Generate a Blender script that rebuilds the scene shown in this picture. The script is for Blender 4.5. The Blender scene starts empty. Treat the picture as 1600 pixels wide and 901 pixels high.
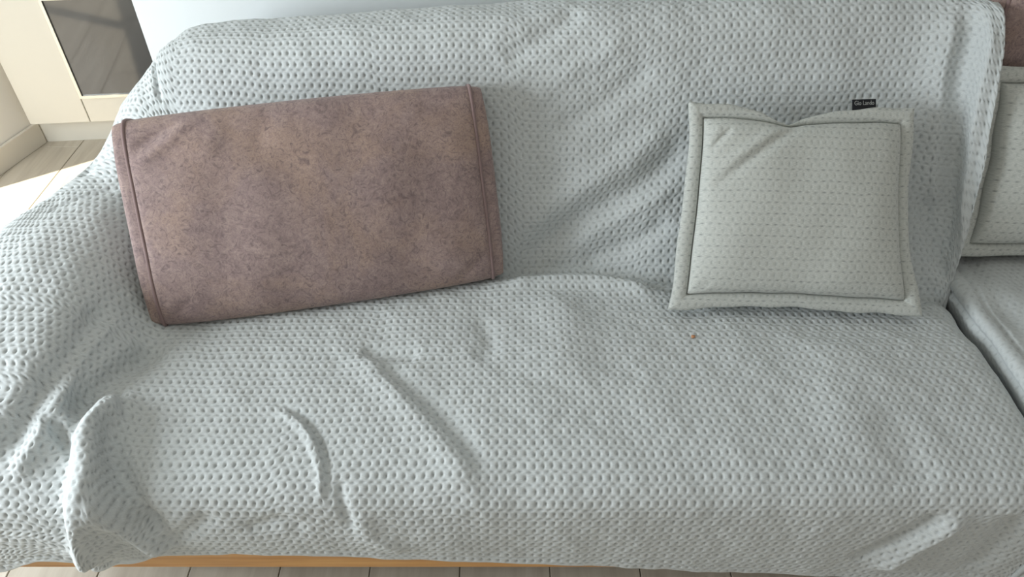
import bpy, bmesh, math, random
import numpy as np
random.seed(4); rng = np.random.default_rng(11)
scene = bpy.context.scene
COL = scene.collection

# ---------------------------------------------------------------- camera, world, lights, exposure
CAM_H, PITCH, FPX = 1.5, 42.5, 1164.0
cam_data = bpy.data.cameras.new('camera'); cam = bpy.data.objects.new('camera', cam_data); COL.objects.link(cam)
cam_data.sensor_width = 36.0; cam_data.lens = FPX / 1600.0 * 36.0; cam_data.clip_start = 0.02
cam.location = (0, 0, CAM_H); cam.rotation_euler = (math.radians(90 - PITCH), 0, 0)
scene.camera = cam

world = bpy.data.worlds.new('world'); scene.world = world; world.use_nodes = True
bg = world.node_tree.nodes['Background']; bg.inputs[0].default_value = (1.0, 0.985, 0.95, 1); bg.inputs[1].default_value = 0.45

sun_d = bpy.data.lights.new('sun', 'SUN'); sun_d.energy = 9.0; sun_d.angle = math.radians(0.6); sun_d.color = (1.0, 0.93, 0.80)
sun = bpy.data.objects.new('sun', sun_d); COL.objects.link(sun)
el = math.radians(66); ax, ay = .82, .57
from mathutils import Vector, Matrix
sun.rotation_euler = Vector((ax * math.cos(el), ay * math.cos(el), -math.sin(el))).to_track_quat('-Z', 'Y').to_euler()
sun.location = (-4, -1, 4)

win_d = bpy.data.lights.new('window_daylight', 'AREA'); win_d.shape = 'RECTANGLE'; win_d.size = 1.0; win_d.size_y = 1.0
win_d.energy = 66.0; win_d.color = (0.90, 0.97, 1.02)
win = bpy.data.objects.new('window_daylight', win_d); COL.objects.link(win)
win.location = (-2.30, 0.50, 1.06)
win.rotation_euler = Vector((1.0, 0.20, -0.22)).to_track_quat('-Z', 'Y').to_euler()

vs = scene.view_settings
vs.view_transform = 'Standard'; vs.look = 'None'; vs.gamma = 1.0; vs.use_curve_mapping = False; vs.exposure = 0.10

# ---------------------------------------------------------------- helpers
def lin(r, g, b):
    f = lambda c: (c/255.0/12.92) if c/255.0 <= .04045 else ((c/255.0 + .055)/1.055) ** 2.4
    return (f(r), f(g), f(b), 1.0)
def mat(name, color, rough=.6, spec=.3, metallic=0.0, sheen=0.0):
    m = bpy.data.materials.new(name); m.use_nodes = True
    b = m.node_tree.nodes['Principled BSDF']
    b.inputs['Base Color'].default_value = color; b.inputs['Roughness'].default_value = rough
    b.inputs['Metallic'].default_value = metallic; b.inputs['Specular IOR Level'].default_value = spec
    if sheen:
        b.inputs['Sheen Weight'].default_value = sheen; b.inputs['Sheen Roughness'].default_value = .45
    return m
class NT:
    def __init__(s, m): s.t = m.node_tree; s.bsdf = s.t.nodes['Principled BSDF']
    def n(s, kind, **kw):
        x = s.t.nodes.new(kind)
        for k, v in kw.items():
            if k.startswith('in_'):
                key = k[3:]; key = int(key) if key.isdigit() else key.replace('_', ' ')
                x.inputs[key].default_value = v
            else: setattr(x, k, v)
        return x
    def l(s, a, b): s.t.links.new(a, b)
    def noise(s, vec, scale, detail=4, rough=.55, dist=0.0):
        x = s.n('ShaderNodeTexNoise'); x.inputs['Scale'].default_value = scale; x.inputs['Detail'].default_value = detail
        x.inputs['Roughness'].default_value = rough; x.inputs['Distortion'].default_value = dist
        if vec is not None: s.l(vec, x.inputs['Vector'])
        return x.outputs['Fac']
    def ramp(s, fac, stops):
        r = s.n('ShaderNodeValToRGB'); e = r.color_ramp.elements
        while len(e) < len(stops): e.new(.5)
        for k, (p, c) in enumerate(stops): e[k].position = p; e[k].color = c
        s.l(fac, r.inputs[0]); return r.outputs[0]
    def mix(s, fac, a, b, mode='MIX'):
        x = s.n('ShaderNodeMix', data_type='RGBA', blend_type=mode)
        for sock, v in ((x.inputs[0], fac), (x.inputs[6], a), (x.inputs[7], b)):
            if hasattr(v, 'links'): s.l(v, sock)
            else: sock.default_value = v
        return x.outputs[2]
    def scaled(s, vec, sc):
        x = s.n('ShaderNodeMapping'); x.inputs['Scale'].default_value = sc; s.l(vec, x.inputs['Vector']); return x.outputs[0]
    def bump(s, h, strength, dist):
        b = s.n('ShaderNodeBump'); b.inputs['Strength'].default_value = strength; b.inputs['Distance'].default_value = dist
        s.l(h, b.inputs['Height']); s.l(b.outputs[0], s.bsdf.inputs['Normal'])

def link(o, parent=None):
    COL.objects.link(o)
    if parent is not None: o.parent = parent
    return o
def empty(name, loc=(0, 0, 0)):
    o = bpy.data.objects.new(name, None); o.empty_display_size = .05; COL.objects.link(o); o.location = loc; return o
def tag(o, label, cat, group=None, kind=None):
    o['label'] = label; o['category'] = cat
    if group: o['group'] = group
    if kind: o['kind'] = kind
    return o
def place(o, parent):
    """Parent a mesh built in world coordinates under a thing whose Empty stands somewhere else."""
    o.parent = parent
    o.matrix_parent_inverse = Matrix.Translation(parent.location).inverted()
    return o
def mesh_obj(name, verts, faces, m, parent=None, smooth=True, uv=None, thread_shade=None):
    me = bpy.data.meshes.new(name); verts = np.asarray(verts, dtype=np.float32); faces = np.asarray(faces, dtype=np.int32)
    nf, k = faces.shape
    me.vertices.add(len(verts)); me.vertices.foreach_set('co', verts.ravel())
    me.loops.add(nf * k); me.loops.foreach_set('vertex_index', faces.ravel())
    me.polygons.add(nf); me.polygons.foreach_set('loop_start', np.arange(0, nf * k, k, dtype=np.int32))
    me.polygons.foreach_set('loop_total', np.full(nf, k, dtype=np.int32))
    me.polygons.foreach_set('use_smooth', np.full(nf, smooth))
    if uv is not None:
        l = me.uv_layers.new(name='cloth'); l.data.foreach_set('uv', np.asarray(uv, dtype=np.float32)[faces.ravel()].ravel())
    if thread_shade is not None:
        at = me.attributes.new('thread_shade', 'FLOAT', 'POINT'); at.data.foreach_set('value', np.asarray(thread_shade, dtype=np.float32).ravel())
    me.update(calc_edges=True); me.validate()
    me.materials.append(m)
    o = bpy.data.objects.new(name, me); COL.objects.link(o)
    if parent is not None: place(o, parent)
    return o
def grid_faces(n, m, wrap_u=False, mask=None):
    i, j = np.meshgrid(np.arange(n if wrap_u else n - 1), np.arange(m - 1), indexing='ij')
    a = i * m + j; b = ((i + 1) % n) * m + j
    f = np.stack([a, b, b + 1, a + 1], -1)
    if mask is not None: return f[mask]
    return f.reshape(-1, 4)
def bm_obj(name, bm, m, parent=None, smooth=False):
    me = bpy.data.meshes.new(name); bmesh.ops.recalc_face_normals(bm, faces=bm.faces); bm.to_mesh(me); bm.free()
    if smooth:
        for p in me.polygons: p.use_smooth = True
    me.materials.append(m)
    o = bpy.data.objects.new(name, me); COL.objects.link(o)
    if parent is not None: place(o, parent)
    return o
def box_bm(x0, x1, y0, y1, z0, z1, bevel=0.0, seg=2, M=None):
    bm = bmesh.new(); bmesh.ops.create_cube(bm, size=1)
    for v in bm.verts: v.co = ((x0+x1)/2 + v.co.x*(x1-x0), (y0+y1)/2 + v.co.y*(y1-y0), (z0+z1)/2 + v.co.z*(z1-z0))
    if bevel: bmesh.ops.bevel(bm, geom=bm.edges[:], offset=bevel, segments=seg, profile=.5, affect='EDGES')
    if M is not None: bm.transform(M)
    return bm
def prism_bm(profile, x0, x1, bevel=0.0, seg=3):
    bm = bmesh.new()
    a = [bm.verts.new((x0, y, z)) for y, z in profile]; b = [bm.verts.new((x1, y, z)) for y, z in profile]
    n = len(profile); bm.faces.new(a); bm.faces.new(b[::-1])
    for i in range(n): bm.faces.new((a[i], b[i], b[(i+1) % n], a[(i+1) % n]))
    if bevel: bmesh.ops.bevel(bm, geom=bm.edges[:], offset=bevel, segments=seg, profile=.5, affect='EDGES')
    return bm
def tube(path, r, k=10, closed=False):
    path = np.asarray(path, float); n = len(path)
    t = (np.roll(path, -1, 0) - np.roll(path, 1, 0)) if closed else np.gradient(path, axis=0)
    t /= np.linalg.norm(t, axis=1, keepdims=True) + 1e-12
    up = np.array([0., 0., 1.]); V = []
    prev = None
    for i in range(n):
        if prev is None:
            s = np.cross(t[i], up)
            if np.linalg.norm(s) < 1e-3: s = np.cross(t[i], [1., 0, 0])
        else: s = prev - t[i] * (prev @ t[i])
        s /= np.linalg.norm(s); prev = s; w = np.cross(t[i], s)
        rr = r[i] if hasattr(r, '__len__') else r
        V.append([path[i] + rr * (math.cos(q) * s + math.sin(q) * w) for q in np.linspace(0, 2*math.pi, k, endpoint=False)])
    V = np.array(V).reshape(-1, 3); F = []
    for i in range(n if closed else n - 1):
        for j in range(k):
            i2 = (i + 1) % n
            F.append((i*k + j, i*k + (j+1) % k, i2*k + (j+1) % k, i2*k + j))
    return V, np.array(F)
def wavy(U, V, n, lmin, lmax, seed):
    """smooth random field of unit size over cloth coordinates (metres)"""
    r = np.random.default_rng(seed); out = np.zeros_like(U)
    for _ in range(n):
        lam = r.uniform(lmin, lmax); th = r.uniform(0, 2*math.pi); ph = r.uniform(0, 2*math.pi)
        out += np.sin(2*math.pi/lam * (U*math.cos(th) + V*math.sin(th)) + ph)
    return out / math.sqrt(n)
def quilt(U, V, depth, a=.0157, b=.0217, broad=1.0, pits=1.0):
    """pits and short stitch dashes of the quilted weave, in metres below the surface"""
    U = U + .0012 * wavy(U, V, 6, .05, .16, 5); V = V + .0012 * wavy(U, V, 6, .05, .16, 6)
    def cell(du, dv, su, sv):
        x = ((U/a + du) % 1 - .5) * a; y = ((V/b + dv) % 1 - .5) * b
        return np.exp(-(x/su)**2 - (y/sv)**2)
    pit, dash = cell(0, 0, .0020, .0040), cell(.5, .5, .0042, .0017)
    thread_shade = np.clip(.95 * pits * cell(0, 0, .0015, .0032) + .85 * cell(.5, .5, .0036, .0012), 0, 1)  # mask of the sewn dashes, and of the shade coloured into the pits
    return -depth * (pits * pit + (.24 * broad) * cell(0, 0, .0056, .0068) + .62 * dash + .16 * cell(.5, .5, .0065, .0045)), thread_shade

# ---------------------------------------------------------------- materials
def quilt_material(name, c0, c1, dark):
    m = mat(name, c0, rough=.85, spec=.15, sheen=.15); t = NT(m)
    uv = t.n('ShaderNodeUVMap', uv_map='cloth').outputs[0]
    thread_shade = t.noise(t.scaled(uv, (160, 1500, 1)), 1.0, 2, .6)
    patch = t.noise(t.scaled(uv, (3, 3, 1)), 1.0, 3)
    c = t.mix(t.ramp(thread_shade, [(.30, (0, 0, 0, 1)), (.70, (1, 1, 1, 1))]), c0, c1)
    c = t.mix(.10, c, t.ramp(patch, [(.35, lin(150, 150, 148)), (.65, lin(190, 196, 196))]))
    st = t.n('ShaderNodeAttribute', attribute_name='thread_shade').outputs['Fac']
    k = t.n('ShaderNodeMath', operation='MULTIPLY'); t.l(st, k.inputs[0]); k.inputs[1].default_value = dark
    c = t.mix(k.outputs[0], c, lin(92, 96, 98))      # darker stitch dashes, and shade painted into the quilting pits
    t.l(c, t.bsdf.inputs['Base Color'])
    t.bump(t.noise(t.scaled(uv, (420, 1300, 1)), 1.0, 2, .6), .25, .0012)
    return m
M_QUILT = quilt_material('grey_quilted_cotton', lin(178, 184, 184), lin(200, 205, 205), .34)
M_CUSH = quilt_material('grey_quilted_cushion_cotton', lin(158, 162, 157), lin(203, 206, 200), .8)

def suede_material():
    m = mat('mauve_suede', lin(128, 106, 104), rough=.9, spec=.12, sheen=.15); t = NT(m)
    oc = t.n('ShaderNodeTexCoord').outputs['Object']
    big = t.noise(oc, 6, 4, .6, .5); mid = t.noise(oc, 32, 6, .72, 1.0); worm = t.noise(oc, 62, 6, .72, 2.4); fine = t.noise(oc, 240, 4, .75, 1.2)
    c = t.ramp(mid, [(.30, lin(128, 111, 109)), (.46, lin(144, 126, 123)), (.58, lin(153, 135, 130)), (.72, lin(165, 146, 139))])
    c = t.mix(t.ramp(big, [(.44, (0, 0, 0, 1)), (.60, (.6, .6, .6, 1))]), c, lin(164, 141, 125))
    c = t.mix(t.ramp(worm, [(.36, (.8, .8, .8, 1)), (.49, (0, 0, 0, 1))]), c, lin(108, 94, 95))
    c = t.mix(t.ramp(worm, [(.54, (0, 0, 0, 1)), (.70, (.5, .5, .5, 1))]), c, lin(182, 162, 152))
    c = t.mix(t.ramp(fine, [(.38, (.35, .35, .35, 1)), (.55, (0, 0, 0, 1))]), c, lin(112, 97, 98))
    t.l(c, t.bsdf.inputs['Base Color']); t.bump(fine, .25, .002)
    return m
M_SUEDE = suede_material()
M_SUEDE_PIPE = mat('mauve_suede_piping', lin(128, 109, 107), rough=.8, spec=.15, sheen=.15)

def wood_material():
    m = mat('oak_rail', lin(190, 140, 84), rough=.45, spec=.4); t = NT(m)
    oc = t.n('ShaderNodeTexCoord').outputs['Object']
    g = t.noise(t.scaled(oc, (2.5, 40, 60)), 1.6, 5, .6, .3)
    t.l(t.ramp(g, [(.3, lin(176, 126, 74)), (.55, lin(199, 150, 92)), (.75, lin(212, 165, 106))]), t.bsdf.inputs['Base Color'])
    return m
M_WOOD = wood_material()
def plank_material():
    m = mat('pale_oak_plank', lin(196, 186, 170), rough=.42, spec=.4); t = NT(m)
    oc = t.n('ShaderNodeTexCoord').outputs['Object']; oi = t.n('ShaderNodeObjectInfo').outputs['Random']
    g = t.noise(t.scaled(oc, (30, 2.2, 30)), 1.0, 5, .6, .5)
    c = t.ramp(g, [(.3, lin(176, 166, 150)), (.55, lin(196, 187, 171)), (.75, lin(208, 200, 186))])
    c = t.mix(.16, c, t.ramp(oi, [(0, lin(160, 150, 135)), (1, lin(222, 215, 200))]))
    t.l(c, t.bsdf.inputs['Base Color']); return m
M_PLANK = plank_material()
M_JOINT = mat('floor_joint', lin(140, 131, 118), rough=.9)
def plaster(name, c):
    m = mat(name, c, rough=.9, spec=.1); t = NT(m)
    oc = t.n('ShaderNodeTexCoord').outputs['Object']; t.bump(t.noise(oc, 180, 3), .08, .001); return m
M_WALL = plaster('white_plaster', lin(212, 217, 218)); M_WALL2 = plaster('warm_white_plaster', lin(240, 237, 231)); M_CEIL = plaster('ceiling_plaster', lin(240, 240, 238))
M_BASEB = mat('baseboard_tile', lin(224, 218, 206), rough=.5)
M_CAB = mat('cream_lacquer', lin(206, 200, 186), rough=.35, spec=.4)
M_KICK = mat('cabinet_plinth', lin(208, 203, 190), rough=.45)
M_GLASS = mat('dark_oven_glass', lin(58, 58, 58), rough=.06, spec=.9)
M_STEEL = mat('brushed_steel', lin(205, 202, 192), rough=.35, metallic=.8)
M_CORE = mat('sofa_upholstery', lin(120, 104, 102), rough=.9)
M_LEG = mat('black_leg', lin(30, 28, 27), rough=.5)
M_TAG = mat('black_woven_label', lin(24, 25, 28), rough=.8)
M_TAGTXT = mat('label_thread', lin(150, 152, 150), rough=.8)
M_CRUMB = mat('brown_crumb', lin(176, 128, 92), rough=.9)
M_FRAME = mat('white_window_frame', lin(235, 235, 232), rough=.4)

# BASE-BEGIN  draped sheet of the sofa blanket: stations across the sofa, each a profile from front hem to behind the back
def pchip(t, y, q):
    t = np.asarray(t, float); y = np.asarray(y, float); q = np.asarray(q, float)
    h = np.diff(t); d = np.diff(y, axis=0) / h[:, None]
    m = np.zeros_like(y)
    w1 = (2 * h[1:] + h[:-1])[:, None]; w2 = (h[1:] + 2 * h[:-1])[:, None]
    with np.errstate(divide='ignore', invalid='ignore'):
        hm = (w1 + w2) / (w1 / d[:-1] + w2 / d[1:])
    m[1:-1] = np.where(d[:-1] * d[1:] > 0, hm, 0.0)
    m[0] = d[0]; m[-1] = d[-1]
    i = np.clip(np.searchsorted(t, q, side='right') - 1, 0, len(t) - 2)
    s = ((q - t[i]) / h[i])[:, None]; hh = h[i][:, None]
    return ((1 + 2*s) * (1-s)**2 * y[i] + s * (1-s)**2 * hh * m[i]
            + s*s * (3 - 2*s) * y[i+1] + s*s * (s-1) * hh * m[i+1])

HEM = np.array([(-1.10,.17),(-.935,.190),(-.87,.222),(-.82,.250),(-.80,.245),(-.785,.212),(-.765,.198),(-.735,.190),(-.70,.198),(-.66,.222),(-.635,.240),(-.60,.244),
                (-.45,.246),(-.33,.240),(-.24,.230),(-.12,.222),(0,.216),(.12,.206),(.26,.194),(.35,.184),(.48,.172),(.70,.155),(1.2,.15)])
def hem(x): return float(np.interp(x, HEM[:, 0], HEM[:, 1]))
def topz(x): return float(np.interp(x, [-.78,-.74,-.67,-.3,.13,.6,1.0], [.792,.812,.834,.862,.892,.918,.930]))
def creasey(x): return float(np.interp(x, [-.75,-.4,-.03,.06,.13,.20,.34,.60,.92], [1.20,1.22,1.238,1.250,1.254,1.246,1.215,1.19,1.165]))

def seat_profile(x, xb=None, dz=0.0):
    h = hem(x); c = creasey(x); tz = topz(x); xb = x if xb is None else xb
    p = [(.662,h),(.656,(h+.385)/2),(.664,.385),(.697,.421),(.77,.436),(.88,.440),(1.0,.434),(c-.11,.424),(c-.03,.420),(c,.402),(c+.022,.440)]
    p = [(x, y, z + dz) for y, z in p]
    k = (tz - .44) / .455
    for y, z in [(1.335,.60),(1.418,.77),(1.462,.860),(1.515,.895),(1.60,.888),(1.68,.83),(1.70,.60)]:
        p.append((xb, y, .44 + (z - .44) * k))
    return p
def arm_profile(x, pts):
    h = hem(x)
    return [(x, .656, h), (x, .650, (h+.375)/2)] + [(a[2] if len(a) > 2 else x, a[0], a[1]) for a in pts]

STATIONS = [
  arm_profile(-1.115, [(.665,.24),(.69,.25),(.76,.26),(.88,.27),(1.0,.28),(1.10,.28),(1.15,.28),(1.19,.28),(1.215,.28),(1.235,.27),(1.25,.26),(1.255,.25),(1.257,.24),(1.258,.23),(1.259,.22),(1.26,.21)]),
  arm_profile(-1.085, [(.662,.36),(.69,.40),(.76,.44),(.88,.47),(1.0,.48),(1.10,.485),(1.15,.485),(1.19,.485),(1.215,.48),(1.235,.47),(1.25,.45),(1.255,.42),(1.257,.38),(1.258,.34),(1.259,.30),(1.26,.27)]),
  arm_profile(-1.03, [(.660,.385),(.70,.435),(.77,.488),(.88,.530),(1.0,.560),(1.10,.573),(1.145,.575),(1.175,.576),(1.20,.574),(1.22,.566),(1.235,.55),(1.245,.52),(1.25,.48),(1.252,.42),(1.253,.36),(1.254,.30)]),
  arm_profile(-.985,[(.660,.385),(.70,.438),(.77,.494),(.88,.540),(1.0,.572),(1.11,.584),(1.17,.588),(1.21,.589),(1.24,.588),(1.265,.584),(1.285,.57),(1.295,.545),(1.30,.50),(1.302,.44),(1.303,.38),(1.304,.32)]),
  arm_profile(-.92, [(.660,.385),(.70,.440),(.77,.497),(.88,.547),(1.0,.578),(1.13,.592),(1.21,.594),(1.27,.594),(1.32,.595),(1.37,.598),(1.405,.600),(1.425,.590),(1.435,.56),(1.44,.50),(1.442,.42),(1.445,.35)]),
  arm_profile(-.85, [(.660,.385),(.70,.438),(.77,.495),(.88,.544),(1.0,.573),(1.13,.585),(1.22,.588),(1.28,.590),(1.335,.600),(1.39,.640),(1.44,.685),(1.475,.700),(1.50,.690),(1.53,.64),(1.55,.52),(1.56,.40)]),
  arm_profile(-.79, [(.660,.384),(.70,.432),(.77,.478),(.88,.515),(1.0,.538),(1.11,.548),(1.19,.552),(1.25,.558),(1.31,.585),(1.375,.655),(1.435,.722),(1.475,.755),(1.51,.762),(1.58,.74),(1.64,.68),(1.66,.50)]),
  arm_profile(-.755,[(.660,.384),(.695,.425),(.77,.456),(.88,.480),(1.0,.490),(1.10,.492),(1.17,.490),(1.21,.490),(1.25,.515),(1.335,.60),(1.42,.712),(1.465,.775),(1.515,.795),(1.59,.785),(1.67,.73),(1.69,.54)]),
  seat_profile(-.72, dz=.020), seat_profile(-.685, dz=.004), seat_profile(-.64), seat_profile(-.55), seat_profile(-.40), seat_profile(-.22), seat_profile(-.05), seat_profile(.06),
  seat_profile(.13), seat_profile(.22), seat_profile(.34), seat_profile(.50), seat_profile(.68), seat_profile(.83, .82),
  seat_profile(.905, .875, -.006), seat_profile(.935, .92, -.035), seat_profile(.945, .946, -.10), seat_profile(.95, .955, -.16)]
# the last stations hang as a loose edge in front of the back and curl behind it
for si, dy in ((-4, -.012), (-3, -.062), (-2, -.088), (-1, -.040)):
    for j in range(9, 16):
        x, y, z = STATIONS[si][j]
        f = min(1, max(0, (z - .42) / .44))
        low = (.905, .932, .938, .940)[si + 4]
        STATIONS[si][j] = (low + (x - low) * f, y + dy * (.5 + .5 * f + .5 * math.sin(math.pi * f)), z + (.06 if si == -1 and j < 11 else 0))
NET = np.array(STATIONS)

def sheet(net, du, dv, tail=None):
    n, m, _ = net.shape
    tu = np.concatenate([[0], np.cumsum(np.mean(np.linalg.norm(np.diff(net, axis=0), axis=2)[:, 3:14], axis=1))])
    tv = np.concatenate([[0], np.cumsum(np.mean(np.linalg.norm(np.diff(net, axis=1), axis=2)[n//3:-4], axis=0))])
    qu = np.linspace(0, tu[-1], int(tu[-1] / du) + 1); qv = np.linspace(0, tv[-1], int(tv[-1] / dv) + 1)
    if tail is not None:      # coarser where the cloth hangs behind the back
        qv = np.concatenate([np.arange(0, tv[tail], dv), np.linspace(tv[tail], tv[-1], int((tv[-1] - tv[tail]) / .01) + 2)])
    A = pchip(tu, net.reshape(n, m * 3), qu).reshape(len(qu), m, 3)
    B = pchip(tv, A.transpose(1, 0, 2).reshape(m, -1), qv).reshape(len(qv), len(qu), 3)
    return B.transpose(1, 0, 2).copy()

def blur(P, su, sv):
    for ax, s in ((0, su), (1, sv)):
        r = int(3 * s)
        if r < 1: continue
        k = np.exp(-0.5 * (np.arange(-r, r + 1) / s) ** 2); k /= k.sum()
        pad = [(0, 0)] * P.ndim; pad[ax] = (r, r)
        # odd reflection keeps the borders where they are
        Q = np.pad(P, pad, mode='reflect', reflect_type='odd')
        out = np.zeros_like(P); n = P.shape[ax]
        for i, w in enumerate(k):
            sl = [slice(None)] * P.ndim; sl[ax] = slice(i, i + n)
            out += w * Q[tuple(sl)]
        P = out
    return P

def normals(P):
    du = np.gradient(P, axis=0); dv = np.gradient(P, axis=1)
    N = np.cross(du, dv); N /= np.linalg.norm(N, axis=2, keepdims=True) + 1e-12
    return N
def material_coords(P, iu, iv):
    U = np.concatenate([np.zeros((1, P.shape[1])), np.cumsum(np.linalg.norm(np.diff(P, axis=0), axis=2), axis=0)], 0)
    V = np.concatenate([np.zeros((P.shape[0], 1)), np.cumsum(np.linalg.norm(np.diff(P, axis=1), axis=2), axis=1)], 1)
    return U - U[iu:iu+1, :], V - V[:, iv:iv+1]
# BASE-END
FOLDS = [  # (path over the cloth, height, width on its left, width on its right) in metres
  ([(-0.773,1.037,0.52),(-0.78,0.917,0.513),(-0.809,0.812,0.505),(-0.845,0.708,0.446)], -0.026, 0.03, 0.022),
  ([(-0.755,1.028,0.491),(-0.773,0.901,0.503),(-0.78,0.837,0.495),(-0.802,0.746,0.469),(-0.83,0.69,0.426)], 0.018, 0.014, 0.024),
  ([(-0.689,1.001,0.44),(-0.725,0.909,0.462),(-0.747,0.841,0.471),(-0.762,0.793,0.466)], -0.03, 0.028, 0.02),
  ([(-0.799,0.793,0.492),(-0.771,0.769,0.464),(-0.731,0.728,0.447)], -0.012, 0.01, 0.01),
  ([(-0.776,0.805,0.48),(-0.758,0.777,0.459),(-0.737,0.744,0.451)], 0.008, 0.008, 0.008),
  ([(-0.728,0.877,0.464),(-0.722,0.821,0.459),(-0.718,0.757,0.453),(-0.708,0.695,0.433),(-0.725,0.657,0.355),(-0.758,0.653,0.233)], 0.046, 0.04, 0.018),
  ([(-0.704,0.825,0.451),(-0.693,0.765,0.443),(-0.666,0.713,0.428),(-0.634,0.671,0.397),(-0.602,0.656,0.317)], -0.03, 0.022, 0.016),
  ([(-0.701,0.682,0.421),(-0.67,0.669,0.396),(-0.642,0.658,0.341),(-0.61,0.66,0.26)], 0.024, 0.024, 0.02),
  ([(-0.715,0.881,0.457),(-0.689,0.829,0.445),(-0.67,0.801,0.44)], -0.009, 0.008, 0.008),
  ([(-0.414,0.849,0.44),(-0.366,0.817,0.439),(-0.33,0.769,0.436),(-0.31,0.713,0.426),(-0.306,0.671,0.397)], -0.012, 0.005, 0.006),
  ([(-0.43,0.837,0.439),(-0.37,0.801,0.438),(-0.342,0.757,0.435),(-0.322,0.705,0.424),(-0.318,0.671,0.397)], 0.007, 0.014, 0.006),
  ([(-0.29,0.705,0.424),(-0.282,0.671,0.397),(-0.27,0.657,0.337)], -0.008, 0.006, 0.01),
  ([(-0.306,0.997,0.434),(-0.238,0.909,0.439),(-0.174,0.837,0.439),(-0.106,0.757,0.435),(-0.058,0.679,0.407)], 0.01, 0.02, 0.034),
  ([(-0.298,0.98,0.435),(-0.234,0.976,0.436),(-0.178,0.968,0.436)], -0.01, 0.02, 0.016),
  ([(-0.258,0.96,0.437),(-0.19,0.889,0.44),(-0.114,0.809,0.438),(-0.042,0.713,0.426)], -0.008, 0.02, 0.018),
  ([(-0.066,1.092,0.427),(-0.042,0.997,0.434),(-0.074,0.96,0.437)], -0.006, 0.018, 0.02),
  ([(0.082,1.174,0.423),(0.102,1.032,0.432),(0.07,0.893,0.44)], 0.008, 0.06, 0.06),
  ([(0.628,1.036,0.429),(0.616,0.865,0.44),(0.548,0.757,0.435)], 0.006, 0.09, 0.05),
  ([(0.664,0.837,0.439),(0.68,0.757,0.435),(0.692,0.692,0.417)], -0.006, 0.03, 0.05),
  ([(-0.35,0.657,0.336),(-0.39,0.66,0.362),(-0.458,0.657,0.337)], -0.006, 0.014, 0.014),
  ([(-0.502,0.665,0.384),(-0.546,0.657,0.337),(-0.614,0.657,0.294)], -0.008, 0.016, 0.016),
  ([(-0.258,0.665,0.384),(-0.242,0.656,0.316),(-0.182,0.658,0.268)], 0.006, 0.014, 0.02),
  ([(0.384,1.37,0.674),(0.289,1.329,0.59),(0.166,1.306,0.523),(-0.002,1.251,0.412)], -0.014, 0.024, 0.028),
  ([(0.348,1.389,0.715),(0.245,1.35,0.633),(0.126,1.323,0.569),(0.002,1.283,0.477)], 0.01, 0.03, 0.03),
  ([(0.352,1.286,0.521),(0.253,1.271,0.468),(0.142,1.266,0.419)], -0.01, 0.02, 0.022),
  ([(0.356,1.324,0.583),(0.249,1.301,0.528),(0.142,1.287,0.467)], 0.007, 0.018, 0.018),
  ([(0.289,1.431,0.805),(0.174,1.397,0.728),(0.082,1.378,0.687)], -0.008, 0.024, 0.024),
  ([(0.146,1.519,0.892),(0.066,1.464,0.855),(-0.026,1.441,0.813)], -0.01, 0.022, 0.024),
  ([(0.245,1.455,0.853),(0.13,1.431,0.798),(0.026,1.405,0.736)], 0.006, 0.024, 0.024),
  ([(-0.765,1.505,0.785),(-0.753,1.458,0.769),(-0.747,1.428,0.726)], -0.01, 0.006, 0.008),
  ([(-0.949,1.217,0.593),(-0.883,1.281,0.593),(-0.83,1.308,0.591)], -0.007, 0.006, 0.006),
  ([(-0.929,1.344,0.595),(-0.907,1.384,0.607),(-0.862,1.381,0.628)], -0.007, 0.007, 0.007),
  ([(-0.042,1.21,0.417),(0.07,1.223,0.417),(0.142,1.229,0.416),(0.221,1.213,0.417),(0.328,1.178,0.42),(0.408,1.16,0.421)], -0.012, 0.007, 0.006),
  ([(-0.026,1.185,0.422),(0.054,1.203,0.421),(0.138,1.207,0.421),(0.221,1.195,0.421),(0.313,1.157,0.422)], 0.014, 0.016, 0.02),
  ([(0.879,1.476,0.918),(0.879,1.409,0.809),(0.891,1.345,0.669),(0.9,1.274,0.553)], 0.018, 0.014, 0.05),
  ([(0.905,1.461,0.924),(0.897,1.389,0.806),(0.907,1.326,0.678),(0.915,1.256,0.551),(0.917,1.194,0.46)], -0.014, 0.02, 0.018),
  ([(0.93,1.435,0.925),(0.927,1.338,0.79),(0.929,1.266,0.64),(0.935,1.198,0.496)], 0.014, 0.01, 0.018),
  ([(0.872,1.308,0.582),(0.901,1.233,0.501),(0.922,1.179,0.439)], -0.012, 0.014, 0.018),
  ([(0.724,0.665,0.383),(0.668,0.657,0.304),(0.612,0.658,0.225)], -0.012, 0.014, 0.016),
  ([(0.761,0.664,0.379),(0.712,0.657,0.299),(0.668,0.659,0.197)], 0.014, 0.02, 0.018),
  ([(0.857,0.665,0.382),(0.848,0.657,0.297),(0.839,0.66,0.184)], -0.014, 0.024, 0.024),
]

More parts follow.
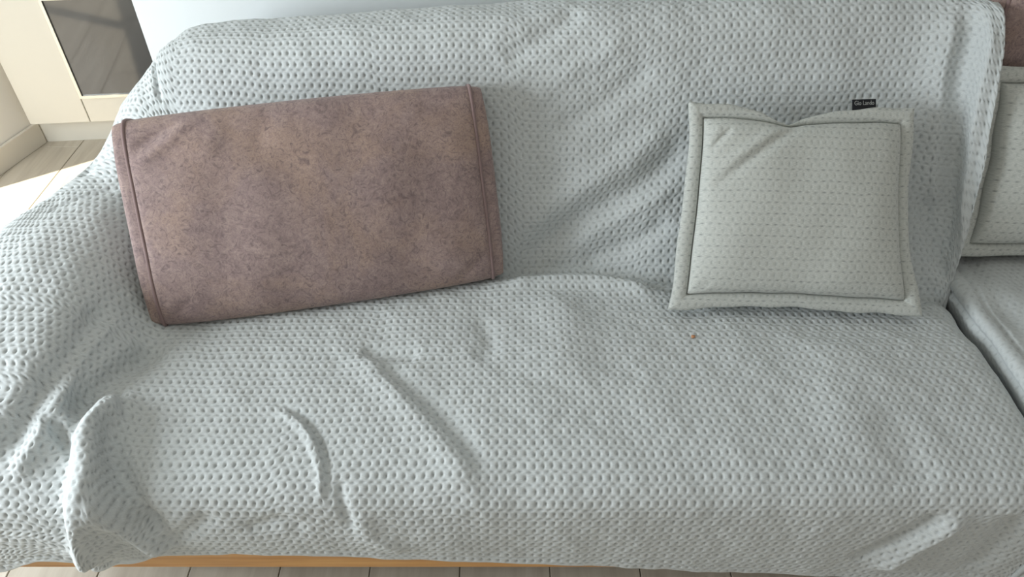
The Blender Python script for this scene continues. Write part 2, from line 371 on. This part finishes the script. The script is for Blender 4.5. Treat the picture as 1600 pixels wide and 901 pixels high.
# ---------------------------------------------------------------- the room
def struct(o): o['kind'] = 'structure'; return o
floor = struct(bm_obj('floor', box_bm(-4.2, 3.2, -2.2, 4.2, -.06, -.008), M_JOINT))
plank_me = None
pw, pl = .19, 1.25
for i in range(22):
    x = -2.2 + pw * (i + .5); off = (i * 0.47) % 1.0
    for k in range(-1, 3):
        y = (k + off) * pl + pl / 2
        if plank_me is None:
            o = bm_obj('plank', box_bm(-pw/2 + .001, pw/2 - .001, -pl/2 + .001, pl/2 - .001, -.008, 0, .0012, 1), M_PLANK); plank_me = o.data
        else:
            o = bpy.data.objects.new('plank', plank_me); COL.objects.link(o)
        o.location = (x, y, 0); o.parent = floor
struct(bm_obj('wall_back', box_bm(-.90, 3.2, 1.76, 1.88, -.008, 2.6), M_WALL))
cb = bmesh.new(); cpts = [(-3.09, -2.2), (-1.77, 2.48), (-1.77, 3.2), (3.2, 3.2), (3.2, -2.2)]
lo = [cb.verts.new((x, y, 2.6)) for x, y in cpts]; hi = [cb.verts.new((x, y, 2.7)) for x, y in cpts]
cb.faces.new(lo); cb.faces.new(hi)
for k in range(5): cb.faces.new((lo[k], lo[(k+1) % 5], hi[(k+1) % 5], hi[k]))
struct(bm_obj('ceiling', cb, M_CEIL))
struct(bm_obj('wall_kitchen', box_bm(-1.77, 3.2, 3.1, 3.2, -.008, 2.6), M_WALL))
# left wall runs slightly towards the cabinet; local frame: s along the wall, +t into the room
WA = math.atan2(.272, .962)
WM = Matrix.Translation((-1.77, 2.48, 0)) @ Matrix.Rotation(-WA, 4, 'Z')
J1, J0, SILL, HEAD = -.395, -3.2, .07, 1.98      # far jamb, near jamb, low sill and head of the balcony window
wl = bmesh.new()
for s0, s1, z0, z1 in ((J1, -.012, -.008, 2.6), (-4.6, J0, -.008, 2.6), (J0, J1, HEAD, 2.6), (J0, J1, -.008, SILL)):
    b = box_bm(-.12, 0, s0, s1, z0, z1); me = bpy.data.meshes.new('t'); b.to_mesh(me); b.free(); wl.from_mesh(me); bpy.data.meshes.remove(me)
wl.transform(WM)
struct(bm_obj('wall_left', wl, M_WALL2))
struct(bm_obj('baseboard_left', box_bm(.0005, .014, J1, -.02, 0, .085, .002, 1, WM), M_BASEB))
w1 = empty('window_1', WM @ Vector((-.06, (J0+J1)/2, SILL))); w1['kind'] = 'structure'
for nm, s0, s1, z0, z1 in (('frame_post', J0, J0+.05, SILL, HEAD), ('frame_post', J1-.05, J1, SILL, HEAD), ('frame_post', -1.80, -1.74, SILL, HEAD),
                           ('frame_rail', J0+.05, J1-.05, HEAD-.05, HEAD), ('frame_rail', J0+.05, J1-.05, SILL, SILL+.03)):
    bm_obj(nm, box_bm(-.085, -.035, s0, s1, z0, z1, .003, 1, WM), M_FRAME, w1)

bm_obj('reflection_strip', box_bm(.002, .075, J0, J1 - .02, 0, .020, .003, 1, WM), M_FRAME, w1)  # unseen white strip, added to give a bright bar reflected in the oven glass

# ---------------------------------------------------------------- kitchen cabinet with built-in oven
CM = Matrix.Translation((-1.742, 2.388, 0)) @ Matrix.Rotation(math.radians(5.5), 4, 'Z')
cab = tag(empty('kitchen_cabinet', CM @ Vector((.4, .3, 0))), 'tall cream kitchen cabinet with plinth behind the sofa arm', 'cabinet')
OX0, OX1, OZ0, OZ1 = .222, .80, .222, .560
bm_obj('body', box_bm(0.002, .205, .02, .50, .115, 2.3, M=CM), M_CAB, cab)
bm_obj('side_panel', box_bm(0, .208, 0, .018, .115, 2.3, .0015, 1, CM), M_CAB, cab)
bm_obj('lower_panel', box_bm(.211, .812, 0, .018, .115, OZ0 - .012, .0015, 1, CM), M_CAB, cab)
bm_obj('upper_panel', box_bm(.211, .812, 0, .018, OZ1 + .012, 2.3, .0015, 1, CM), M_CAB, cab)
bm_obj('carcass', box_bm(.211, .812, .14, .50, .115, 2.3, M=CM), M_CAB, cab)
bm_obj('plinth', box_bm(-.020, .812, .075, .09, 0, .113, M=CM), M_KICK, cab)
oven = tag(empty('built_in_oven', CM @ Vector(((OX0+OX1)/2, .05, OZ0 - .01))), 'built-in oven with dark reflecting glass door in the cream cabinet', 'oven')
bm_obj('housing', box_bm(.214, .809, .022, .13, OZ0 - .010, OZ1 + .010, M=CM), M_LEG, oven)
fr = bmesh.new()
for x0, x1, z0, z1 in ((OX0-.010, OX0, OZ0-.010, OZ1+.010), (OX1, OX1+.009, OZ0-.010, OZ1+.010), (OX0, OX1, OZ1, OZ1+.010), (OX0, OX1, OZ0-.010, OZ0)):
    b = box_bm(x0, x1, -.010, .018, z0, z1); me = bpy.data.meshes.new('t'); b.to_mesh(me); b.free(); fr.from_mesh(me); bpy.data.meshes.remove(me)
fr.transform(CM); bm_obj('frame', fr, M_STEEL, oven)
bm_obj('door_glass', box_bm(OX0, OX1, -.004, .018, OZ0, OZ1, M=CM), M_GLASS, oven)

# ---------------------------------------------------------------- sofa under its blankets
sofa = tag(empty('sofa', (.3, 1.2, 0)), 'wide sofa with an oak front rail under grey quilted throws', 'sofa')
bm_obj('front_rail', box_bm(-1.07, 1.95, .680, .702, .164, .300, .003, 2), M_WOOD, sofa)
bm_obj('seat_base', box_bm(-.78, .925, .715, 1.66, .20, .378, .03, 3), M_CORE, sofa)
bm_obj('seat_base', box_bm(.96, 1.95, .715, 1.66, .20, .392, .03, 3), M_CORE, sofa)
bp = [(1.31,.385),(1.47,.76),(1.52,.79),(1.62,.78),(1.65,.70),(1.65,.385)]
bm_obj('backrest', prism_bm(bp, -.70, .87, .012), M_CORE, sofa)
bm_obj('backrest', prism_bm([(1.41,.385),(1.53,.74),(1.57,.79),(1.64,.78),(1.66,.70),(1.66,.385)], 1.0, 1.95, .012), M_CORE, sofa)
bm_obj('armrest', prism_bm([(.715,.20),(.715,.33),(.80,.43),(.92,.485),(1.18,.52),(1.18,.20)], -1.02, -.815, .02), M_CORE, sofa)
for x, y in ((-.72, .80), (-.72, 1.55), (1.0, .80), (1.0, 1.55), (1.85, .80), (1.85, 1.55)):
    bm_obj('leg', box_bm(x-.03, x+.03, y-.03, y+.03, 0, .20, .004, 1), M_LEG, sofa)

# ---------------------------------------------------------------- blanket over the sofa
def fold_field(P, U, V, folds):
    n, m, _ = P.shape; st = 6; sub = P[::st, ::st].reshape(-1, 3); mm = P[::st, ::st].shape[1]
    D = np.zeros((n, m))
    for path, amp, wl, wr in folds:
        pts = []
        for p in path:
            k = int(np.argmin(((sub - np.array(p)) ** 2).sum(1))); i, j = (k // mm) * st, (k % mm) * st
            i0, i1, j0, j1 = max(0, i-st), min(n, i+st+1), max(0, j-st), min(m, j+st+1)
            q = int(np.argmin(((P[i0:i1, j0:j1] - np.array(p)) ** 2).sum(2))); i, j = i0 + q // (j1-j0), j0 + q % (j1-j0)
            pts.append((U[i, j], V[i, j]))
        pts = np.array(pts)
        # smooth the path
        t = np.concatenate([[0], np.cumsum(np.linalg.norm(np.diff(pts, axis=0), axis=1))]); L = t[-1]
        q = np.linspace(0, L, 40); C = pchip(t, pts, q); T = np.gradient(C, axis=0); T /= np.linalg.norm(T, axis=1, keepdims=True)
        R = 3.2 * max(wl, wr)
        box = (U > C[:, 0].min()-R) & (U < C[:, 0].max()+R) & (V > C[:, 1].min()-R) & (V < C[:, 1].max()+R)
        uu, vv = U[box], V[box]
        best = np.full(uu.shape, 1e9); side = np.zeros(uu.shape); along = np.zeros(uu.shape)
        for k in range(40):
            dx, dy = uu - C[k, 0], vv - C[k, 1]; d = dx*dx + dy*dy; c = d < best
            best[c] = d[c]; side[c] = (T[k, 0]*dy - T[k, 1]*dx)[c]; along[c] = q[k] / L
        d = np.sqrt(best); w = np.where(side > 0, wl, wr)
        taper = np.clip(np.minimum(along, 1 - along) / .16, 0, 1); taper = .12 + .88 * (taper * taper * (3 - 2*taper))
        D[box] += amp * taper * np.exp(-(d / w) ** 2 * .9)
    return D

P = sheet(NET, .0019, .0019, 15); P = blur(P, 7.5, 7)
iu = int(np.argmin(np.abs(P[:, 250, 0]))); iv = P.shape[1] // 3
U, V = material_coords(P, iu, iv)
N = normals(P)
D = fold_field(P, U, V, FOLDS)
D += .0016 * wavy(U, V, 14, .10, .30, 1) + .0005 * wavy(U, V, 12, .03, .07, 2)
P1 = blur(P + N * D[..., None], 1.5, 1.5)
U, V = material_coords(P1, iu, iv); N = normals(P1)
h = V - V[:, :1]                                   # distance up from the front hem
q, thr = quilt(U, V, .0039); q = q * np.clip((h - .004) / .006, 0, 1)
stitch = -.0016 * np.exp(-((h - .020) / .0022) ** 2)
P2 = P1 + N * (q + stitch)[..., None]
# turned hem: the cloth folds back on itself behind the front edge
n, m, _ = P2.shape
hn = N[:, 3:4]; e = P2[:, :1]
back1 = e - hn * .006 + np.array([0, 0, -.001]); back2 = e - hn * .007 + np.array([0, 0, .03])
P3 = np.concatenate([back2, back1, e + np.array([0, 0, -.002]) - hn*.002, P2[:, 1:]], 1)
Ux = np.concatenate([U[:, :1]]*2 + [U], 1); Vx = np.concatenate([V[:, :1]-.035, V[:, :1]-.006, V], 1)
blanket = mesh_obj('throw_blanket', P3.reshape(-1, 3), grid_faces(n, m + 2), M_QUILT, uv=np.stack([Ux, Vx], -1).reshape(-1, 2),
    thread_shade=np.concatenate([thr[:, :1]*0]*2 + [thr], 1))
tag(blanket, 'large grey quilted throw draped over the seat, back and left arm of the sofa', 'blanket')

# ---------------------------------------------------------------- second blanket on the right-hand seat
def side_profile(x, dz, dy=0.0, xb=None):
    xb = x if xb is None else xb
    p = [(.662,.15),(.656,.27),(.664,.40),(.697,.438),(.77,.456),(.88,.462),(1.0,.458),(1.10,.450),(1.24,.446),(1.34,.430),(1.36,.47)]
    p = [(x, y, z + dz) for y, z in p]
    return p + [(xb, y + .01, z) for y, z in [(1.42,.60),(1.49,.77),(1.53,.850),(1.58,.880),(1.64,.875),(1.695,.83),(1.70,.60)]]
NET2 = np.array([side_profile(.960, -.11, 0, .985), side_profile(.940, -.060, 0, .985), side_profile(.932, -.024, 0, .985), side_profile(.944, -.006, 0, .99), side_profile(.968, -.001, 0, 1.0), side_profile(1.0, -.010, 0, 1.01), side_profile(1.03, 0), side_profile(1.10, .002), side_profile(1.25, .004), side_profile(1.45, .004), side_profile(1.70, .002), side_profile(1.95, 0)])
Q = blur(sheet(NET2, .0036, .0036), 3, 3)
U, V = material_coords(Q, 0, Q.shape[1] // 3); N = normals(Q)
band = np.exp(-((U - .085) / .007) ** 2) * -.008 + np.exp(-((U - .108) / .014) ** 2) * .006 + np.exp(-((U - .132) / .005) ** 2) * -.005
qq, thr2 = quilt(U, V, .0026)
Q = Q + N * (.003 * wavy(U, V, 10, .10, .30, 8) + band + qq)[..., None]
b2 = mesh_obj('throw_blanket', Q.reshape(-1, 3), grid_faces(*Q.shape[:2]), M_QUILT, uv=np.stack([U, V], -1).reshape(-1, 2), thread_shade=thr2)
tag(b2, 'second grey quilted throw with a stitched hem on the right-hand seat', 'blanket')

# ---------------------------------------------------------------- box cushions in mauve suede
def bilinear(c, a, b):
    bl, br, tr, tl = [np.array(v, float) for v in c]; a = a[..., None]; b = b[..., None]
    return (1-a)*(1-b)*bl + a*(1-b)*br + a*b*tr + (1-a)*b*tl
def face_normal(c):
    bl, br, tr, tl = [np.array(v, float) for v in c]
    n = np.cross((br + tr - bl - tl), (tl + tr - bl - br)); return n / np.linalg.norm(n)
def box_cushion(corners, T, label, group, seed, wrinkles=()):
    base = np.mean([corners[0], corners[1]], 0)
    root = tag(empty('box_cushion', tuple(base)), label, 'cushion', group)
    nrm = face_normal(corners)
    W = np.linalg.norm(np.array(corners[1]) - corners[0]); Hh = np.linalg.norm(np.array(corners[3]) - corners[0])
    na, nt = 130, 240
    th = np.linspace(0, 2*math.pi, nt, endpoint=False)
    def loop(a, grow=0.0, shrink=1.0):
        """cross-section loop at width a: b along the height, c depth (0 is the front seam plane)"""
        e = .42
        s, c = np.sin(th), np.cos(th)
        b = .5 + .5 * np.sign(s) * np.abs(s) ** e
        d = np.sign(c) * np.abs(c) ** e
        return b, d
    A = np.linspace(0, 1, na)[:, None] * np.ones((1, nt)); b, d = loop(A)
    B = np.ones((na, 1)) * b[None]; Dp = np.ones((na, 1)) * d[None]
    crown = np.clip(np.sin(math.pi * A), 0, 1) ** .45
    front = np.clip(Dp, 0, 1)
    half = T/2 * (.80 + .20 * crown) + front * .020 * crown * np.sin(math.pi * np.clip(B, 0, 1)) ** .7
    Bm = .5 + (B - .5) * (1 + np.where(B < .5, .045, .040) * crown)
    wr = .0022 * wavy(A * W, Bm * Hh, 10, .08, .25, seed)
    for (a0, b0), (a1, b1), amp, w in wrinkles:
        ux, uy = (a1-a0)*W, (b1-b0)*Hh; L = math.hypot(ux, uy); ux /= L; uy /= L
        px_, py_ = (A-a0)*W, (Bm-b0)*Hh; s_ = px_*ux + py_*uy; o_ = px_*uy - py_*ux
        wr = wr + amp * np.exp(-(o_/w)**2) * np.exp(-((s_-L/2)/(L/2))**4)
    pos = bilinear(corners, A, Bm) + nrm * (-T/2 + Dp * half + wr * front)[..., None]
    place(mesh_obj('cover', pos.transpose(1, 0, 2).reshape(-1, 3), grid_faces(nt, na, True)[:, ::-1], M_SUEDE), root)
    out_l = (np.array(corners[0]) + corners[3] - corners[1] - corners[2]); out_l /= np.linalg.norm(out_l)
    for ring, out in ((pos[0], out_l), (pos[-1], -out_l)):
        cen = ring.mean(0); rows = []
        for k, (s, o) in enumerate(((1, 0), (.985, .008), (.95, .017), (.90, .023), (.80, .027), (.6, .030), (.3, .031), (.02, .031))):
            # shrink mostly in depth so that the side panel stays as tall as the cushion
            rel = ring - cen; dep = (rel @ nrm)[:, None] * nrm; rows.append(cen + (rel - dep) * (s if s < .9 else 1 - (1-s)*.25) + dep * s + out * o)
        R = np.array(rows); f = grid_faces(len(rows), nt)
        wrapf = np.array([[k*nt + nt-1, (k+1)*nt + nt-1, (k+1)*nt, k*nt] for k in range(len(rows)-1)])
        mesh_obj('side_panel', R.reshape(-1, 3), np.concatenate([f, wrapf]), M_SUEDE, root)
        cen2 = ring.mean(0); path = ring + (ring - cen2) / np.linalg.norm(ring - cen2, axis=1, keepdims=True) * .0015
        v, f = tube(path, .0042, 8, True); mesh_obj('piping', v, f, M_SUEDE_PIPE, root)
    return root
BROWN = [(-.690, 1.022, .453), (-.035, 1.166, .452), (-.080, 1.335, .812), (-.735, 1.232, .792)]
box_cushion(BROWN, .125, 'mauve suede box cushion with piped edges leaning on the left of the back', None, 21,
            wrinkles=[((.02, .86), (.16, .97), -.006, .012), ((.03, .80), (.17, .94), .005, .012), ((.36, .80), (.42, .99), -.003, .02),
                      ((.90, .04), (.99, .17), -.004, .010), ((.02, .02), (.10, .12), -.003, .012), ((.22, .80), (.28, .98), .003, .02)])
box_cushion([(.968, 1.362, .475), (1.39, 1.362, .475), (1.39, 1.470, 1.12), (.968, 1.470, 1.12)], .08,
            'mauve suede cushion standing behind the grey cushion at the far right', None, 33)

# ---------------------------------------------------------------- quilted square cushions with a flange
def flange_cushion(corners, puff, label, depth, seed, wrinkles=(), dips=(), with_tag=False, res=230):
    base = np.mean([corners[0], corners[1]], 0)
    root = tag(empty('square_cushion', tuple(base)), label, 'cushion')
    nrm = face_normal(corners)
    W = np.linalg.norm(np.array(corners[1]) - corners[0]); Hh = np.linalg.norm(np.array(corners[3]) - corners[0])
    fl = .031; fa, fb = fl / W, fl / Hh
    def lines(f, n):
        k = max(10, int(n * f)); return np.concatenate([np.linspace(0, f, k, endpoint=False), np.linspace(f, 1-f, n - 2*k, endpoint=False), np.linspace(1-f, 1, k + 1)]), k
    la, ka = lines(fa, res); lb, kb = lines(fb, int(res * Hh / W))
    A, B = np.meshgrid(la, lb, indexing='ij')
    e = np.minimum(np.minimum(A, 1-A) * W, np.minimum(B, 1-B) * Hh)
    # outline drawn in by the filling, corners stay out
    def warp(A, B):
        a2 = A + .030 * np.sin(math.pi*B) * (1-A)**3 * .7 - .055 * np.sin(math.pi*B) * A**3 * .75
        b2 = B + .026 * np.sin(math.pi*A) * (1-B)**3
        for a0, w, amt in dips: b2 = b2 - amt * np.exp(-np.abs((A - a0) / w) ** 1.3) * np.clip(B, 0, 1) ** 12
        return a2, b2
    A2, B2 = warp(A, B)
    edge = np.clip(1 - e / .06, 0, 1)
    A2 = A2 + edge * .006 * wavy(A*W*0, B*Hh, 6, .07, .2, seed + 5); B2 = B2 + edge * .006 * wavy(A*W, B*Hh*0, 6, .07, .2, seed + 6)
    X = bilinear(corners, A2, B2)
    u, v = A2 * W, B2 * Hh
    tf = .0105 * np.sqrt(np.clip(1 - ((e - fl/2) / (fl/2 + .0015)) ** 2, 0, 1))
    tf = np.where(e < fl, np.maximum(tf, .0018), 0)
    # pillow: rises steeply at the seam and rounds over, tighter in the corners
    pa = np.clip((np.minimum(A, 1-A) * W - fl) / .16, 0, 1); pb = np.clip((np.minimum(B, 1-B) * Hh - fl) / .16, 0, 1)
    r = lambda t: np.sqrt(np.clip(1 - (1-t)**2, 0, 1))
    pil = puff * (r(pa) * r(pb)) ** .62
    wr = .0018 * wavy(u, v, 12, .06, .22, seed)
    for (a0, b0), (a1, b1), amp, w in wrinkles:
        ux, uy = (a1-a0)*W, (b1-b0)*Hh; L = math.hypot(ux, uy); ux /= L; uy /= L
        px_, py_ = (A-a0)*W, (B-b0)*Hh; s_ = px_*ux + py_*uy; o_ = px_*uy - py_*ux
        wr = wr + amp * np.exp(-(o_/w)**2) * np.exp(-((s_-L/2)/(L/2))**4)
    inside = e >= fl - 1e-9
    hgt = np.where(inside, pil + wr * np.clip((e-fl)/.03, 0, 1), tf)
    sway = .004 * wavy(u*0 + A*W, v*0, 5, .15, .4, seed + 3) * (B > .5) * 1.0
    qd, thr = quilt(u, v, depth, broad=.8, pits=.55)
    F0 = X + nrm * (hgt + qd * np.clip(e/.008, 0, 1))[..., None]
    K0 = X - nrm * (np.where(inside, pil * .6, tf))[..., None]
    n, m = A.shape
    i, j = np.meshgrid(np.arange(n-1), np.arange(m-1), indexing='ij')
    body = (i >= ka) & (i < n-1-ka) & (j >= kb) & (j < m-1-kb)
    def part(name, mask, mt):
        f = grid_faces(n, m, False, mask); g = f[:, ::-1] + n*m; faces = np.concatenate([f, g])
        verts = np.concatenate([F0.reshape(-1, 3), K0.reshape(-1, 3)]); uvs = np.tile(np.stack([u, v], -1).reshape(-1, 2), (2, 1))
        if name == 'flange':   # close the outer rim
            ring = np.concatenate([np.arange(n)*m, (n-1)*m + np.arange(1, m), np.arange(n-2, -1, -1)*m + m-1, np.arange(m-2, 0, -1)])
            nx = np.roll(ring, -1); faces = np.concatenate([faces, np.stack([ring, ring + n*m, nx + n*m, nx], -1)])
        used, inv = np.unique(faces, return_inverse=True)
        return mesh_obj(name, verts[used], inv.reshape(faces.shape), mt, root, uv=uvs[used], thread_shade=np.tile((thr * np.where(np.abs(e - fl) < .003, 0, 1)).ravel(), 2)[used])
    part('pillow', body, M_CUSH); part('flange', ~body, M_CUSH)
    if with_tag:
        aa = np.array([.725, .83]); bb = np.array([1., 1.]); a2, b2 = warp(aa, bb)
        p0, p1 = bilinear(corners, a2, b2); ex = (p1 - p0); wdt = np.linalg.norm(ex); ex /= wdt
        upv = np.cross(nrm, ex); upv /= np.linalg.norm(upv); hz = .0175
        Mx = Matrix(((ex[0], upv[0], nrm[0], p0[0]), (ex[1], upv[1], nrm[1], p0[1]), (ex[2], upv[2], nrm[2], p0[2]), (0, 0, 0, 1)))
        tg = bm_obj('label_tag', box_bm(0, wdt, -.004, hz, -.0012, .0012, .0004, 1, Mx), M_TAG, root); tg['label'] = 'small black woven label'
        cu = bpy.data.curves.new('t', 'FONT'); cu.body = 'Gio Lando'; cu.size = .0122; cu.align_x = 'CENTER'; cu.extrude = .0002
        to = bpy.data.objects.new('t', cu); COL.objects.link(to); dg = bpy.context.evaluated_depsgraph_get()
        me = bpy.data.meshes.new_from_object(to.evaluated_get(dg)); bpy.data.objects.remove(to)
        me.transform(Mx @ Matrix.Translation((wdt/2, .0062, .0014)) @ Matrix.Scale(.76, 4, (1, 0, 0))); me.materials.append(M_TAGTXT)
        lt = bpy.data.objects.new('label_lettering', me); COL.objects.link(lt); lt.parent = tg
    return root
GREY = [(.316, 1.088, .448), (.822, 1.066, .446), (.800, 1.335, .762), (.352, 1.343, .776)]
flange_cushion(GREY, .058, 'light grey quilted square cushion with a black label, beside the right fold of the throw', .0011, 41,
    wrinkles=[((.08, .76), (.17, .86), -.006, .006), ((.05, .80), (.13, .88), .003, .006), ((.12, .60), (.46, .90), -.005, .011), ((.14, .68), (.42, .92), .004, .012),
              ((.045, .70), (.05, .90), -.003, .004), ((.87, .86), (.95, .95), -.003, .008), ((.05, .05), (.14, .13), -.004, .008)],
    dips=((.44, .15, .105),), with_tag=True)
flange_cushion([(.944, 1.226, .466), (1.43, 1.215, .466), (1.43, 1.376, .826), (.940, 1.385, .826)], .060,
    'light grey quilted square cushion on the right-hand seat in front of mauve suede', .0009, 57, res=170)

# ---------------------------------------------------------------- crumb on the throw
def nearest_on_blanket(x, y):
    c = P2.reshape(-1, 3); c = c[(c[:, 1] < 1.2) & (c[:, 1] > .72)]
    return c[np.argmin((c[:, 0]-x)**2 + (c[:, 1]-y)**2)]
for (x, y, r), lab in (((.359, 1.025, .0042), 'tiny brown crumb lying on the grey throw below the square cushion'),):
    p = nearest_on_blanket(x, y)
    bm = bmesh.new(); bmesh.ops.create_icosphere(bm, subdivisions=2, radius=r)
    for v in bm.verts:
        v.co *= 1 + random.uniform(-.22, .22); v.co.z *= .6; v.co += Vector((float(p[0]), float(p[1]), float(p[2]) + r*.45))
    tag(bm_obj('crumb', bm, M_CRUMB, smooth=True), lab, 'crumb')
